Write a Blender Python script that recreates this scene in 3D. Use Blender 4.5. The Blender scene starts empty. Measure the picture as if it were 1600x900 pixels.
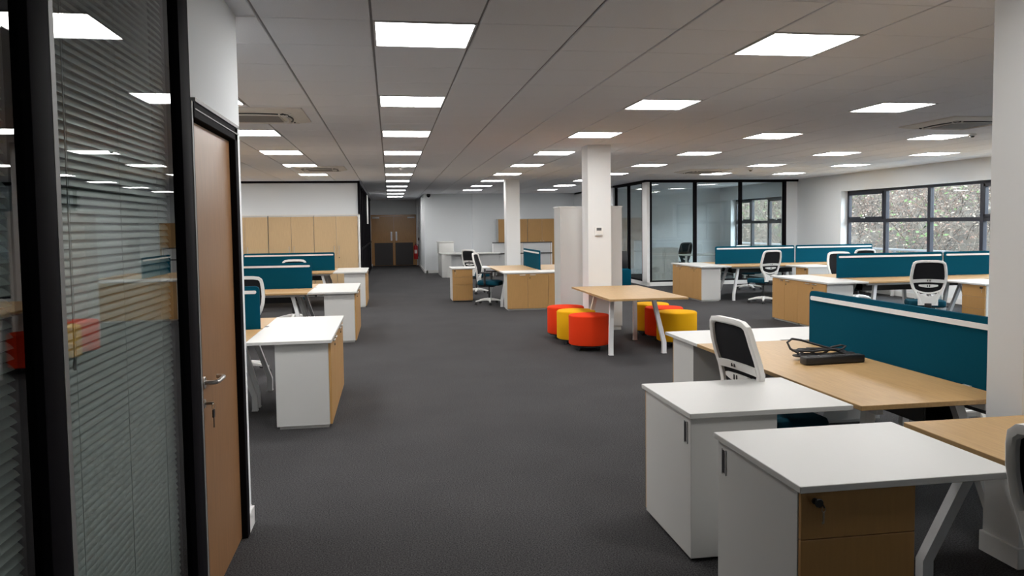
import bpy, bmesh, math, random
from mathutils import Vector, Matrix
random.seed(7)
PI = math.pi
SC = bpy.context.scene
COL = SC.collection

# ------------------------------------------------------------------ camera, sky, exposure
EYE = 1.63
CEIL = 2.769
def setup_view():
    pan, pitch, roll, f = .158, -.0557, -.013, 1192.6
    fw = Vector((math.sin(pan)*math.cos(pitch), math.cos(pan)*math.cos(pitch), math.sin(pitch)))
    r0 = Vector((math.cos(pan), -math.sin(pan), 0)); u0 = r0.cross(fw)
    r = r0*math.cos(roll) + u0*math.sin(roll); u = u0*math.cos(roll) - r0*math.sin(roll)
    cd = bpy.data.cameras.new('camera'); cam = bpy.data.objects.new('camera', cd); COL.objects.link(cam)
    cd.sensor_width = 36; cd.lens = f/1600*36; cd.shift_y = -31/1600; cd.clip_start = .05; cd.clip_end = 300
    m = Matrix.Identity(4)
    for i in range(3):
        m[i][0] = r[i]; m[i][1] = u[i]; m[i][2] = -fw[i]
    m[0][3], m[1][3], m[2][3] = 0, 0, EYE
    cam.matrix_world = m
    SC.camera = cam
    return r, u, fw, f
CR, CU, CF, FPX = setup_view()
def pix(x, y, z):                       # used only to sort pieces by how large they show
    p = Vector((x, y, z-EYE)); w = p.dot(CF)
    if w < .1: return None
    return 800+FPX*p.dot(CR)/w, 419-FPX*p.dot(CU)/w
w = bpy.data.worlds.new('overcast_sky'); SC.world = w; w.use_nodes = True
bg = w.node_tree.nodes['Background']; bg.inputs[0].default_value = (.80, .90, 1.0, 1); bg.inputs[1].default_value = 15.0
SC.view_settings.view_transform = 'Standard'; SC.view_settings.look = 'None'
SC.view_settings.exposure = 0.12; SC.view_settings.gamma = 1.0
LAMP = 26.0                             # radiance of the ceiling panels
SC.cycles.max_bounces = 8; SC.cycles.diffuse_bounces = 7; SC.cycles.glossy_bounces = 4
SC.cycles.transmission_bounces = 6; SC.cycles.transparent_max_bounces = 24
SC.cycles.caustics_reflective = False; SC.cycles.caustics_refractive = False
SC.cycles.sample_clamp_indirect = 6

# ------------------------------------------------------------------ materials
def mat(name, rgb, rough=.5, metal=0, spec=.5, coat=0, bump=None, var=None, emit=None):
    m = bpy.data.materials.new(name); m.use_nodes = True
    nt = m.node_tree; b = nt.nodes['Principled BSDF']
    b.inputs['Base Color'].default_value = (*rgb, 1); b.inputs['Roughness'].default_value = rough
    b.inputs['Metallic'].default_value = metal; b.inputs['Specular IOR Level'].default_value = spec
    b.inputs['Coat Weight'].default_value = coat
    if emit:
        b.inputs['Emission Color'].default_value = (*emit[0], 1); b.inputs['Emission Strength'].default_value = emit[1]
    tc = nt.nodes.new('ShaderNodeTexCoord')
    def noise(scale, detail, stretch=(1, 1, 1)):
        mp = nt.nodes.new('ShaderNodeMapping'); mp.inputs['Scale'].default_value = stretch
        nz = nt.nodes.new('ShaderNodeTexNoise'); nz.inputs['Scale'].default_value = scale; nz.inputs['Detail'].default_value = detail
        nt.links.new(tc.outputs['Object'], mp.inputs[0]); nt.links.new(mp.outputs[0], nz.inputs[0])
        return nz
    if var:                              # (scale, detail, stretch, rgb_low, rgb_high)
        nz = noise(var[0], var[1], var[2]); cr = nt.nodes.new('ShaderNodeValToRGB')
        cr.color_ramp.elements[0].position = .3; cr.color_ramp.elements[1].position = .7
        cr.color_ramp.elements[0].color = (*var[3], 1); cr.color_ramp.elements[1].color = (*var[4], 1)
        nt.links.new(nz.outputs[0], cr.inputs[0]); nt.links.new(cr.outputs[0], b.inputs['Base Color'])
    if bump:                             # (scale, strength)
        nz = noise(bump[0], 3); bp = nt.nodes.new('ShaderNodeBump'); bp.inputs['Strength'].default_value = bump[1]
        bp.inputs['Distance'].default_value = .002
        nt.links.new(nz.outputs[0], bp.inputs['Height']); nt.links.new(bp.outputs[0], b.inputs['Normal'])
    return m
def sc3(c, k): return tuple(min(1, v*k) for v in c)
def wood(name, rgb, stretch, rough=.42, spec=.4, amt=.10):
    return mat(name, rgb, rough, spec=spec, var=(5, 4, stretch, sc3(rgb, 1-amt), sc3(rgb, 1+amt)))
BEECH = (.42, .265, .115); OAKF = (.43, .24, .085)
M = dict(
    beech=wood('beech_laminate', BEECH, (1.2, 14, 14)), beech_y=wood('beech_laminate_lengthwise', BEECH, (14, 1.2, 14)),
    front=wood('beech_front', OAKF, (14, 14, 1.0), .45, amt=.05), fpale=wood('pale_beech_front', (.52, .365, .20), (14, 14, 1.0), .45, amt=.05), door=wood('oak_door_veneer', (.31, .158, .068), (16, 16, .8), .32, .5, .12),
    cdoor=wood('oak_fire_door_veneer', (.46, .24, .085), (10, 10, .8), .22, .6, .1),
    white=mat('white_laminate', (.585, .58, .56), .42, spec=.4), wsteel=mat('white_powder_coat', (.78, .78, .78), .35),
    wplastic=mat('white_plastic', (.80, .79, .76), .32), wall=mat('white_wall_paint', (.82, .845, .86), .85, spec=.2, bump=(90, .08)),
    pillar=mat('white_pillar_paint', (.76, .76, .75), .8, spec=.2, bump=(90, .06)),
    tile=mat('ceiling_tile_mineral_fibre', (.83, .84, .88), .95, spec=.1, bump=(220, .25), var=(160, 3, (1, 1, 1), (.80, .81, .85), (.86, .87, .91))),
    tgrid=mat('ceiling_grid_shadow_gap', (.30, .295, .30), .8), trimw=mat('white_trim_paint', (.80, .79, .77), .45),
    black=mat('black_aluminium', (.011, .010, .012), .6, spec=.015), blackm=mat('black_fabric_mesh', (.012, .012, .014), .9, spec=.2, bump=(500, .5)),
    blackp=mat('black_plastic', (.016, .016, .017), .45), rubber=mat('grey_black_rubber', (.03, .03, .032), .7),
    teal=mat('teal_screen_fabric', (.003, .062, .10), .95, spec=.04, bump=(420, .35), var=(300, 2, (1, 1, 1), (.0025, .054, .09), (.0035, .068, .112))),
    tealseat=mat('dark_teal_seat_fabric', (.004, .045, .07), .92, spec=.1, bump=(400, .4)),
    orange=mat('orange_red_upholstery', (.72, .045, .010), .9, spec=.08, bump=(380, .3)),
    yellow=mat('golden_yellow_upholstery', (.74, .38, .008), .9, spec=.08, bump=(380, .3)),
    chrome=mat('brushed_steel', (.62, .60, .57), .28, metal=1), brass=mat('key_metal', (.55, .5, .42), .3, metal=1),
    alu=mat('satin_aluminium', (.55, .54, .52), .4, metal=1), bead=mat('pale_glazing_bead', (.26, .26, .255), .5, metal=.3),
    slat=mat('grey_blind_slat', (.20, .225, .215), .42, metal=.25), cord=mat('grey_cord', (.25, .27, .27), .8),
    darkleg=mat('shaded_grey_steel', (.40, .40, .41), .4), grey=mat('pale_grey_panel', (.50, .50, .50), .7), ac=mat('warm_white_ac_plastic', (.68, .65, .61), .5),
    acg=mat('ac_grille_grey', (.24, .225, .22), .6), dark=mat('dark_grey_kick_plate', (.035, .030, .030), .5),
    red=mat('extinguisher_red', (.42, .012, .015), .3), lcd=mat('lcd_grey', (.12, .12, .12), .2),
    lamp=mat('lit_diffuser', (.9, .9, .9), .5, emit=((1.0, .988, .972), LAMP)), lframe=mat('light_frame_grey', (.6, .6, .6), .4),
    offcarp=mat('office_plinth', (.7, .7, .7), .6), winframe=mat('anthracite_window_frame', (.022, .024, .036), .4),
    soil=mat('bank_soil', (.03, .022, .014), .95, var=(2.5, 6, (1, 1, 1), (.014, .010, .006), (.045, .034, .022))),
    twig=mat('bare_twigs', (.024, .015, .010), .9), twigl=mat('pale_twigs', (.14, .112, .088), .9), twigb=mat('brown_twigs', (.075, .045, .030), .9), leafg=mat('bramble_leaf_green', (.04, .075, .012), .7), leafb=mat('brown_leaf', (.075, .040, .025), .8), leafp=mat('pale_dead_leaf', (.16, .128, .095), .8),
    asph=mat('yard_concrete', (.22, .22, .21), .9), galv=mat('galvanised_rail', (.085, .085, .088), .7),
)
def carpet():
    m = mat('charcoal_loop_carpet', (.055, .052, .05), .95, spec=.1)
    nt = m.node_tree; b = nt.nodes['Principled BSDF']
    geo = nt.nodes.new('ShaderNodeNewGeometry')
    n1 = nt.nodes.new('ShaderNodeTexNoise'); n1.inputs['Scale'].default_value = 130; n1.inputs['Detail'].default_value = 3
    n2 = nt.nodes.new('ShaderNodeTexNoise'); n2.inputs['Scale'].default_value = 1.3; n2.inputs['Detail'].default_value = 4
    for n in (n1, n2): nt.links.new(geo.outputs['Position'], n.inputs[0])
    cr = nt.nodes.new('ShaderNodeValToRGB'); e = cr.color_ramp.elements
    e[0].position = .34; e[0].color = (.024, .0235, .0245, 1); e[1].position = .66; e[1].color = (.095, .092, .094, 1)
    nt.links.new(n1.outputs[0], cr.inputs[0])
    mx = nt.nodes.new('ShaderNodeMix'); mx.data_type = 'RGBA'; mx.blend_type = 'MULTIPLY'; mx.inputs[0].default_value = .35
    nt.links.new(cr.outputs[0], mx.inputs[6]); nt.links.new(n2.outputs[0], mx.inputs[7])
    nt.links.new(mx.outputs[2], b.inputs['Base Color'])
    bp = nt.nodes.new('ShaderNodeBump'); bp.inputs['Strength'].default_value = .6; bp.inputs['Distance'].default_value = .004
    nt.links.new(n1.outputs[0], bp.inputs['Height']); nt.links.new(bp.outputs[0], b.inputs['Normal'])
    return m
M['carpet'] = carpet()
def glass(name, tint, f0=.045):
    """clear sheet: transmits, and mirrors by Schlick's law on both of its faces"""
    m = bpy.data.materials.new(name); m.use_nodes = True; nt = m.node_tree
    nt.nodes.remove(nt.nodes['Principled BSDF']); out = nt.nodes['Material Output']
    tr = nt.nodes.new('ShaderNodeBsdfTransparent'); tr.inputs[0].default_value = (*tint, 1)
    gl = nt.nodes.new('ShaderNodeBsdfGlossy'); gl.inputs['Roughness'].default_value = 0
    geo = nt.nodes.new('ShaderNodeNewGeometry'); dot = nt.nodes.new('ShaderNodeVectorMath'); dot.operation = 'DOT_PRODUCT'
    nt.links.new(geo.outputs['Normal'], dot.inputs[0]); nt.links.new(geo.outputs['Incoming'], dot.inputs[1])
    def math_(op, x, y=None):
        n = nt.nodes.new('ShaderNodeMath'); n.operation = op
        for i, q in enumerate((x, y)):
            if q is None: continue
            if isinstance(q, (int, float)): n.inputs[i].default_value = q
            else: nt.links.new(q, n.inputs[i])
        return n.outputs[0]
    c = math_('ABSOLUTE', dot.outputs['Value']); p = math_('POWER', math_('SUBTRACT', 1.0, c), 5.0)
    fr = math_('ADD', math_('MULTIPLY', p, 1-f0), f0)
    mx = nt.nodes.new('ShaderNodeMixShader')
    nt.links.new(fr, mx.inputs[0]); nt.links.new(tr.outputs[0], mx.inputs[1]); nt.links.new(gl.outputs[0], mx.inputs[2])
    nt.links.new(mx.outputs[0], out.inputs[0])
    return m
M['glass'] = glass('partition_glass', (.93, .96, .95)); M['wglass'] = glass('window_glass', (.95, .97, .97))

# ------------------------------------------------------------------ mesh builder
class MB:
    def __init__(s): s.v = []; s.f = []
    def add(s, vs, fs):
        o = len(s.v); s.v += [tuple(v) for v in vs]; s.f += [tuple(i+o for i in f) for f in fs]; return s
    def box(s, x0, y0, z0, x1, y1, z1, bev=0):
        if x0 > x1: x0, x1 = x1, x0
        if y0 > y1: y0, y1 = y1, y0
        if z0 > z1: z0, z1 = z1, z0
        vs = [(x, y, z) for z in (z0, z1) for y in (y0, y1) for x in (x0, x1)]
        fs = [(0, 2, 3, 1), (4, 5, 7, 6), (0, 1, 5, 4), (2, 6, 7, 3), (0, 4, 6, 2), (1, 3, 7, 5)]
        if not bev: return s.add(vs, fs)
        bm = bmesh.new(); bv = [bm.verts.new(v) for v in vs]
        for f in fs: bm.faces.new([bv[i] for i in f])
        bmesh.ops.bevel(bm, geom=bm.edges[:], offset=bev, segments=1 if bev < .004 else 2, affect='EDGES', profile=.5)
        bm.verts.index_update()
        s.add([v.co[:] for v in bm.verts], [[v.index for v in f.verts] for f in bm.faces]); bm.free()
        return s
    def loft(s, rings, cap=True, closed=False):
        n = len(rings[0]); vs = [p for r in rings for p in r]; fs = []
        m = len(rings)
        for i in range(m if closed else m-1):
            a, b = i*n, ((i+1) % m)*n
            for j in range(n): fs.append((a+j, a+(j+1) % n, b+(j+1) % n, b+j))
        if cap and not closed:
            fs.append(tuple(range(n))[::-1]); fs.append(tuple((m-1)*n+j for j in range(n)))
        return s.add(vs, fs)
    def tube(s, pts, r, n=8, closed=False, flat=1.0, up=None):
        pts = [Vector(p) for p in pts]; rings = []; m = len(pts)
        prev = None
        for i, p in enumerate(pts):
            a = pts[(i-1) % m] if (closed or i > 0) else p; b = pts[(i+1) % m] if (closed or i < m-1) else p
            t = (b-a).normalized()
            if prev is None:
                h = Vector(up) if up else (Vector((0, 0, 1)) if abs(t.z) < .9 else Vector((1, 0, 0)))
            else: h = prev
            x = (h - t*h.dot(t)).normalized(); y = t.cross(x); prev = x
            rr = r[i] if isinstance(r, (list, tuple)) else r
            rings.append([p + x*math.cos(2*PI*k/n)*rr + y*math.sin(2*PI*k/n)*rr*flat for k in range(n)])
        return s.loft(rings, True, closed)
    def lathe(s, prof, c=(0, 0, 0), n=20, axis='z'):
        rings = []
        for r, h in prof:
            ring = []
            for k in range(n):
                a = 2*PI*k/n; u, v = r*math.cos(a), r*math.sin(a)
                p = (u, v, h) if axis == 'z' else ((h, u, v) if axis == 'x' else (v, h, u))
                ring.append((p[0]+c[0], p[1]+c[1], p[2]+c[2]))
            rings.append(ring)
        return s.loft(rings)
    def prism(s, poly, fn, a, b):         # poly of (u,v); fn(u,v,w)->xyz
        return s.loft([[fn(u, v, a) for u, v in poly], [fn(u, v, b) for u, v in poly]])
    def build(s, name, m, parent=None, loc=None, smooth=True):
        me = bpy.data.meshes.new(name); me.from_pydata(s.v, [], s.f)
        bm = bmesh.new(); bm.from_mesh(me); bmesh.ops.recalc_face_normals(bm, faces=bm.faces[:]); bm.to_mesh(me); bm.free()
        if smooth:
            me.polygons.foreach_set('use_smooth', [True]*len(me.polygons)); me.set_sharp_from_angle(angle=math.radians(32))
        me.materials.append(m if not isinstance(m, str) else M[m])
        return link(name, me, parent, loc)
def link(name, me, parent=None, loc=None):
    o = bpy.data.objects.new(name, me); COL.objects.link(o)
    if parent: o.parent = parent
    if loc: o.location = loc
    return o
def empty(name, loc=(0, 0, 0), rz=0, parent=None):
    o = bpy.data.objects.new(name, None); COL.objects.link(o); o.location = loc; o.rotation_euler = (0, 0, rz); o.empty_display_size = .1
    if parent: o.parent = parent
    return o
def tag(o, label, cat, group=None):
    o['label'] = label; o['category'] = cat
    if group: o['group'] = group
    return o
def thing(name, label, cat, loc=(0, 0, 0), rz=0, group=None): return tag(empty(name, loc, rz), label, cat, group)
KIDS = {}
def kids(o): return [c for c in o.children]
def dup(root, loc, rz, label, group=None):
    def rec(o, par):
        c = o.copy(); COL.objects.link(c)
        if par: c.parent = par
        for ch in o.children: rec(ch, c)
        return c
    r = rec(root, None); r.location = loc; r.rotation_euler = (0, 0, rz); r['label'] = label
    if group: r['group'] = group
    return r
def struct(o): o['kind'] = 'structure'; return o
def rrect(x0, y0, x1, y1, r, n=5, corners=(1, 1, 1, 1)):   # rounded rectangle, corners bl br tr tl
    P = []
    for (cx, cy, a0, c, px, py) in ((x0+r, y0+r, PI, corners[0], x0, y0), (x1-r, y0+r, 1.5*PI, corners[1], x1, y0), (x1-r, y1-r, 0, corners[2], x1, y1), (x0+r, y1-r, .5*PI, corners[3], x0, y1)):
        if not c: P.append((px, py)); continue
        for k in range(n+1): P.append((cx+r*math.cos(a0+.5*PI*k/n), cy+r*math.sin(a0+.5*PI*k/n)))
    return P

# ------------------------------------------------------------------ large structure
XL, XR, YB, YF = -6.5, 10.85, -2.0, 26.9       # left wall, window wall, wall behind the camera, far wall
PX = -.79                                      # face of the glazed partition on the left
struct(MB().box(XL-.1, YB-.1, -.1, XR+.3, 33, 0).build('floor', 'carpet'))
# ceiling: dark grid tray, tiles lying in it
KX = [(-3, -1.577), (0, .224), (4, 2.603), (8, 5.028), (12, 7.475), (15, 9.305)]
def cx(i):                                     # x of tile-column centre i
    if i <= -3: return -1.577+(i+3)*.6
    if i >= 15: return 9.305+(i-15)*.608
    for (a, xa), (b, xb) in zip(KX, KX[1:]):
        if a <= i <= b: return xa+(xb-xa)*(i-a)/(b-a)
TY = .6085; Y0 = 2.21
def cy(j): return Y0+j*TY                      # y of tile-row centre j (lights on every fourth)
light_cells = {}
for name, i, rows in (('A', -3, range(1, 7)), ('B', 0, range(1, 12)), ('C', 4, range(1, 10)), ('D', 8, range(1, 10)), ('E', 12, range(1, 7)), ('F', 15, range(2, 7)), ('G', -7, range(3, 7)), ('H', -10, range(3, 7)), ('C', 4, (0,))):  # G, H and the C front panel are unseen lamps added as fill
    for r in rows: light_cells[(i, 4*r)] = (name, r)
AC = [(-1.275, 7.99), (-1.28, 14.98), (6.62, 8.05), (6.75, 15.85)]
ceiling = struct(MB().box(XL, YB, CEIL+.012, XR, 32.95, CEIL+.12).build('ceiling', 'tgrid'))
cells = []
for i in range(-11, 18):
    for j in range(-6, 51):
        if (i, j) in light_cells: continue
        x, y = cx(i), cy(j)
        if x < XL or x > XR+.2: continue
        if any(abs(x-ax) < .19 and abs(y-ay) < .19 for ax, ay in AC): continue
        x0, x1 = (cx(i-1)+x)/2, min((cx(i+1)+x)/2, XR)
        q = [pix(px, py, CEIL) for px in (x0, x1) for py in (y-.3, y+.3)]
        sz = 0
        if all(q):
            xs = [p[0] for p in q]; ys = [p[1] for p in q]
            if max(xs) > 285 and min(xs) < 1560 and max(ys) > 0 and y < 27 and not (y > 19.1 and (x < -.7 or x > 6.6)): sz = (max(xs)-min(xs))*(max(ys)-min(ys))
        cells.append((sz, i, j, x0, x1, y))
cells.sort(key=lambda c: -c[0])
tmesh = {}; rest = MB()
def tilebox(mb, x0, y0, x1, y1, z0): 
    c = .004
    return mb.loft([[(x0+c, y0+c, z0), (x1-c, y0+c, z0), (x1-c, y1-c, z0), (x0+c, y1-c, z0)], [(x0, y0, z0+c), (x1, y0, z0+c), (x1, y1, z0+c), (x0, y1, z0+c)], [(x0, y0, z0+.012), (x1, y0, z0+.012), (x1, y1, z0+.012), (x0, y1, z0+.012)]])
for n, (sz, i, j, x0, x1, y) in enumerate(cells):
    hx = (x1-x0)/2-.007; hy = TY/2-.0022
    if n < 290 and sz > 0:
        k = round(hx, 4)
        if k not in tmesh:
            o = tilebox(MB(), -hx, -hy, hx, hy, 0).build('ceiling_tile', 'tile', ceiling, ((x0+x1)/2, y, CEIL), smooth=False); tmesh[k] = o.data
        else: link('ceiling_tile', tmesh[k], ceiling, ((x0+x1)/2, y, CEIL))
    else: tilebox(rest, (x0+x1)/2-hx, y-hy, (x0+x1)/2+hx, y+hy, CEIL)
ro = rest.build('far_ceiling_tiles', 'tile', ceiling, smooth=False); ro['kind'] = 'stuff'

def wall(name, *boxes, m='wall'):
    mb = MB()
    for b in boxes: mb.box(*b)
    return struct(mb.build(name, m, smooth=False))
T = CEIL
wall('wall_left', (XL-.1, YB, 0, XL, 33, T+.12))
wall('wall_behind', (XL, YB-.1, 0, XR, YB, T+.12))
# glazed partition wall on the left: solid near part, above and beside the door, return wall
wall('wall_partition', (PX-.1, YB, 0, PX, .62, T), (PX-.1, 3.26, 2.15, PX, 4.33, T), (PX-.1, 4.185, 0, PX, 4.33, 2.15), (XL, 4.23, 0, PX-.1, 4.33, T))
wall('wall_storage', (XL, 19.1, 0, -.755, 19.2, T))
wall('wall_corridor_left', (XL, 31.6, 0, -.755, 31.7, T))
wall('wall_back', (1.30, YF, 0, 6.60, YF+.1, T), (2.88, YF-.12, 0, 3.22, YF, T))
wall('wall_corridor_right', (1.20, YF, 0, 1.30, 33, T), (1.11, 32.2, 1.62, 1.20, 32.8, T))
wall('wall_corridor_end', (-.9, 32.7, 2.15, 1.20, 32.8, T), (-.9, 32.7, 0, -.79, 32.8, 2.15), (1.10, 32.7, 0, 1.20, 32.8, 2.15))
wall('wall_end_sky_stop', (XL, 32.95, 0, XR, 33.05, T+.12))  # unseen wall added to keep sky light out behind the fire doors
wall('wall_office_side', (6.58, 22.05, 0, 6.68, YF, T))
wall('wall_office_back', (6.68, 24.0, 0, XR, 24.1, T))
wall('wall_office_front', (10.52, 19.15, 0, XR, 19.25, T))
WIN1 = (9.98, 17.12, .70, 2.36); WIN2 = (19.98, 23.2, .70, 2.36)
def wall_holes(x0, x1, ya, yb, holes):
    out = []; y = ya
    for (a, b, z0, z1) in holes:
        out += [(x0, y, 0, x1, a, T+.12), (x0, a, 0, x1, b, z0), (x0, a, z1, x1, b, T+.12)]; y = b
    out.append((x0, y, 0, x1, yb, T+.12)); return out
wall('wall_right', *wall_holes(XR, XR+.28, YB, 33, [(1.4, 8.4, .70, 2.36), WIN1, WIN2]))
# pillars
for n, (x0, x1, y0, y1) in enumerate(((2.81, 3.15, 10.65, 10.99), (2.83, 3.17, 18.55, 18.89), (2.86, 3.20, 3.064, 3.277))):
    p = MB().box(x0, y0, 0, x1, y1, T).build('pillar', 'pillar', smooth=False); struct(p)
    MB().box(x0-.014, y0-.014, 0, x1+.014, y1+.014, .1, .003).build('baseboard', 'trimw', p)
# baseboards
def base(name, *boxes):
    mb = MB()
    for b in boxes: mb.box(*b)
    struct(mb.build(name, 'trimw', smooth=False))
base('baseboard_partition', (PX, 4.19, 0, PX+.016, 4.346, .1), (XL, 4.33, 0, PX+.016, 4.346, .1))
base('baseboard_back', (1.24, YF-.016, 0, 2.88, YF, .1), (3.22, YF-.016, 0, 6.58, YF, .1), (1.184, YF-.016, 0, 1.30, YF, .1))
base('baseboard_corridor', (1.184, YF, 0, 1.20, 32.7, .1), (-.755, 31.6, 0, -.739, 32.7, .1))
base('baseboard_right', (XR-.016, YB, 0, XR, 19.15, .1))
base('baseboard_office', (6.664, 22.05, 0, 6.68, YF, .1), (6.66, 19.11, 0, 10.85, 19.15, .1), (6.64, 19.11, 0, 6.68, 22.05, .1))
# black head trims at the tops of the partitions
struct(MB().box(XL, 19.06, T-.05, -.72, 19.1, T).box(-.755, 19.04, 0, -.70, 19.1, T).build('trim_storage', 'black', smooth=False))
struct(MB().box(6.55, 19.09, T-.055, 10.86, 19.15, T).box(6.58, 19.1, T-.055, 6.64, 26.85, T).build('trim_office', 'black', smooth=False))

# ------------------------------------------------------------------ glazed partition (left, near the camera)
gp = struct(empty('wall_glazed_partition', (PX, 0, 0)))
def lpart(name, m, *boxes, bev=0, par=gp):
    mb = MB()
    for b in boxes: mb.box(*b, bev)
    return mb.build(name, m, par)
lpart('mullion', 'black', (-.10, .62, 0, .012, .75, T), bev=.004)
lpart('mullion', 'black', (-.10, 1.855, 0, .012, 1.965, T), bev=.004)
lpart('mullion', 'black', (-.10, 3.115, 0, .012, 3.262, T), bev=.004)
for y0, y1 in ((.75, 1.855), (1.99, 3.115)):
    lpart('head_rail', 'black', (-.10, y0, 2.70, .008, y1, T)); lpart('sill_rail', 'black', (-.10, y0, 0, .008, y1, .06))
    lpart('pane', 'glass', (-.016, y0, .06, -.008, y1, 2.70)); lpart('pane', 'glass', (-.092, y0, .06, -.084, y1, 2.70))
lpart('glazing_bead', 'bead', (-.02, 1.965, .0, .012, 1.99, T)); lpart('glazing_bead', 'bead', (-.03, 3.262, 0, .014, 3.285, 2.15))
# venetian blinds between the panes
slat_bm = MB()
def blind(y0, y1, label, tilt):
    t = thing('venetian_blind', label, 'blind', (PX-.05, (y0+y1)/2, 0), 0, 'blinds inside the glazed partition')
    L = (y1-y0)/2
    MB().box(-.018, -L, 2.655, .018, L, 2.698, .002).build('head_rail', 'slat', t)
    MB().box(-.012, -L, .062, .012, L, .078, .002).build('bottom_rail', 'slat', t)
    me = None; z = .095
    while z < 2.65:
        if me is None:
            c = []
            for k in range(5):
                u = -.0125+.025*k/4; c.append((u, .0022*(1-(u/.0125)**2)))
            ca, sa = math.cos(tilt), math.sin(tilt)
            pr = [(u*ca-v*sa, u*sa+v*ca) for u, v in c]; low = [(u*ca-(v-.0004)*sa, u*sa+(v-.0004)*ca) for u, v in c[::-1]]
            o = MB().prism(pr+low, lambda u, v, w: (u, w, v), -L, L).build('slat', 'slat', t, (0, 0, z)); me = o.data
        else: link('slat', me, t, (0, 0, z))
        z += .0238
    for yy in (-L*.72, 0.0, L*.72):
        MB().tube([(.013, yy, .07), (.013, yy, 2.66)], .0007, 5).tube([(-.013, yy, .07), (-.013, yy, 2.66)], .0007, 5).build('ladder_cord', 'cord', t)
    MB().tube([(.016, -L+.13, 1.3), (.016, -L+.13, 2.66)], .002, 6).lathe([(.004, 0), (.006, .01), (.003, .035)], (.016, -L+.13, 1.265), 8).build('tilt_wand', 'slat', t)
blind(2.015, 3.085, 'closed grey venetian blind behind the glass pane beside the oak door', math.radians(-58))
blind(.79, 1.838, 'grey venetian blind behind the cut-off glass pane at the frame edge', math.radians(-40))

# ------------------------------------------------------------------ door_1, oak, with lever and key
d1 = struct(empty('door_1', (PX, 3.73, 0)))
def dp(name, m, *boxes, bev=0, par=d1):
    mb = MB()
    for b in boxes: mb.box(*b, bev)
    return mb.build(name, m, par)
fr = dp('frame', 'black', (-.1, .385, 0, .018, .455, 2.15), (-.1, -.445, 0, .004, -.395, 2.15), (-.1, -.445, 2.085, .018, .455, 2.15), bev=.003)
dp('frame_lip', 'bead', (-.02, -.445, 2.15, .024, .47, 2.165), (.012, -.44, 2.118, .022, .45, 2.123), par=fr)
leaf = dp('leaf', 'door', (-.075, -.392, .006, -.012, .382, 2.08), bev=.002)
hd = MB()
hd.lathe([(.026, 0), (.026, .006), (.024, .008)], (-.012, -.325, .975), 20, 'x')
hd.tube([(-.006, -.325, .975), (.03, -.325, .975), (.042, -.318, .975), (.046, -.305, .975), (.046, -.20, .975), (.043, -.19, .975), (.032, -.182, .975), (.012, -.181, .975)], .0095, 10)
hd.build('lever_handle', 'chrome', d1)
MB().lathe([(.02, 0), (.02, .005), (.006, .006), (.006, .010)], (-.012, -.325, .885), 16, 'x').build('lock_escutcheon', 'chrome', d1)
k = thing('door_key', 'small bunch of keys hanging from the lock of the oak door', 'key', (PX, 3.405, .885))
MB().box(-.004, -.0015, -.006, .028, .0015, .006).build('key_in_lock', 'brass', k)
MB().tube([(.026+.012*math.sin(a)*.3, .0+.014*math.sin(a), -.014+.014*math.cos(a)) for a in [2*PI*i/12 for i in range(12)]], .0012, 5, True).build('key_ring', 'brass', k)
MB().prism(rrect(-.014, -.062, .014, -.026, .008), lambda u, v, w_: (.026+w_, u, v), -.003, .003).box(.0245, -.004, -.105, .0275, .006, -.06).build('key_fob', 'blackp', k)

# ------------------------------------------------------------------ corridor end: fire doors, glazing on its left
for n, (x0, x1, s) in enumerate(((-.744, .1675, 1), (.1705, 1.064, -1))):
    d = struct(empty('door_%d' % (n+2), ((x0+x1)/2, 32.7, 0))); hw = (x1-x0)/2
    MB().box(-hw, 0, .01, hw, .05, 2.09, .003).build('leaf', 'cdoor', d)
    MB().box(-hw+.10 if s > 0 else -hw+.05, -.006, .02, hw-.05 if s > 0 else hw-.10, 0, .97, .002).build('kick_plate', 'dark', d)
    e = hw-.10 if s > 0 else -hw+.10
    MB().tube([(e, -.001, 1.10), (e, -.05, 1.10), (e, -.05, 1.40), (e, -.001, 1.40)], .014, 8).box(e-.035, -.005, 1.06, e+.035, 0, 1.44).build('pull_handle', 'chrome', d)
    MB().box(-hw+.02 if s > 0 else hw-.32, -.05, 2.0, -hw+.32 if s > 0 else hw-.02, 0, 2.06, .004).build('door_closer', 'alu', d)
struct(MB().box(-.79, 32.66, 0, -.745, 32.72, 2.15).box(1.065, 32.66, 0, 1.11, 32.72, 2.15).box(-.79, 32.66, 2.10, 1.11, 32.72, 2.15).build('trim_fire_door', 'cdoor'))
cg = struct(empty('wall_corridor_glazed', (-.755, 19.2, 0)))
ym = 0.0
while ym < 12.3:
    MB().box(-.05, ym, 0, .02, ym+.10, T, .003).build('mullion', 'black', cg)
    if ym < 11.5:
        MB().box(-.03, ym+.10, 1.05, -.02, ym+1.24, T-.06).build('pane', 'glass', cg)
        MB().box(-.04, ym+.10, .06, -.005, ym+1.24, 1.05).build('lower_panel', 'black', cg)
        MB().box(-.05, ym+.10, T-.06, .015, ym+1.24, T).box(-.05, ym+.10, 0, .015, ym+1.24, .06).box(-.045, ym+.10, 1.02, .01, ym+1.24, 1.08).build('rail', 'black', cg)
    ym += 1.24
t = thing('wall_notice', 'white upright panel high on the black corridor partition', 'sign', (-.73, 25.4, 1.75))
MB().box(0, 0, 0, .02, 1.1, .95, .003).build('panel', 'trimw', t)
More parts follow.
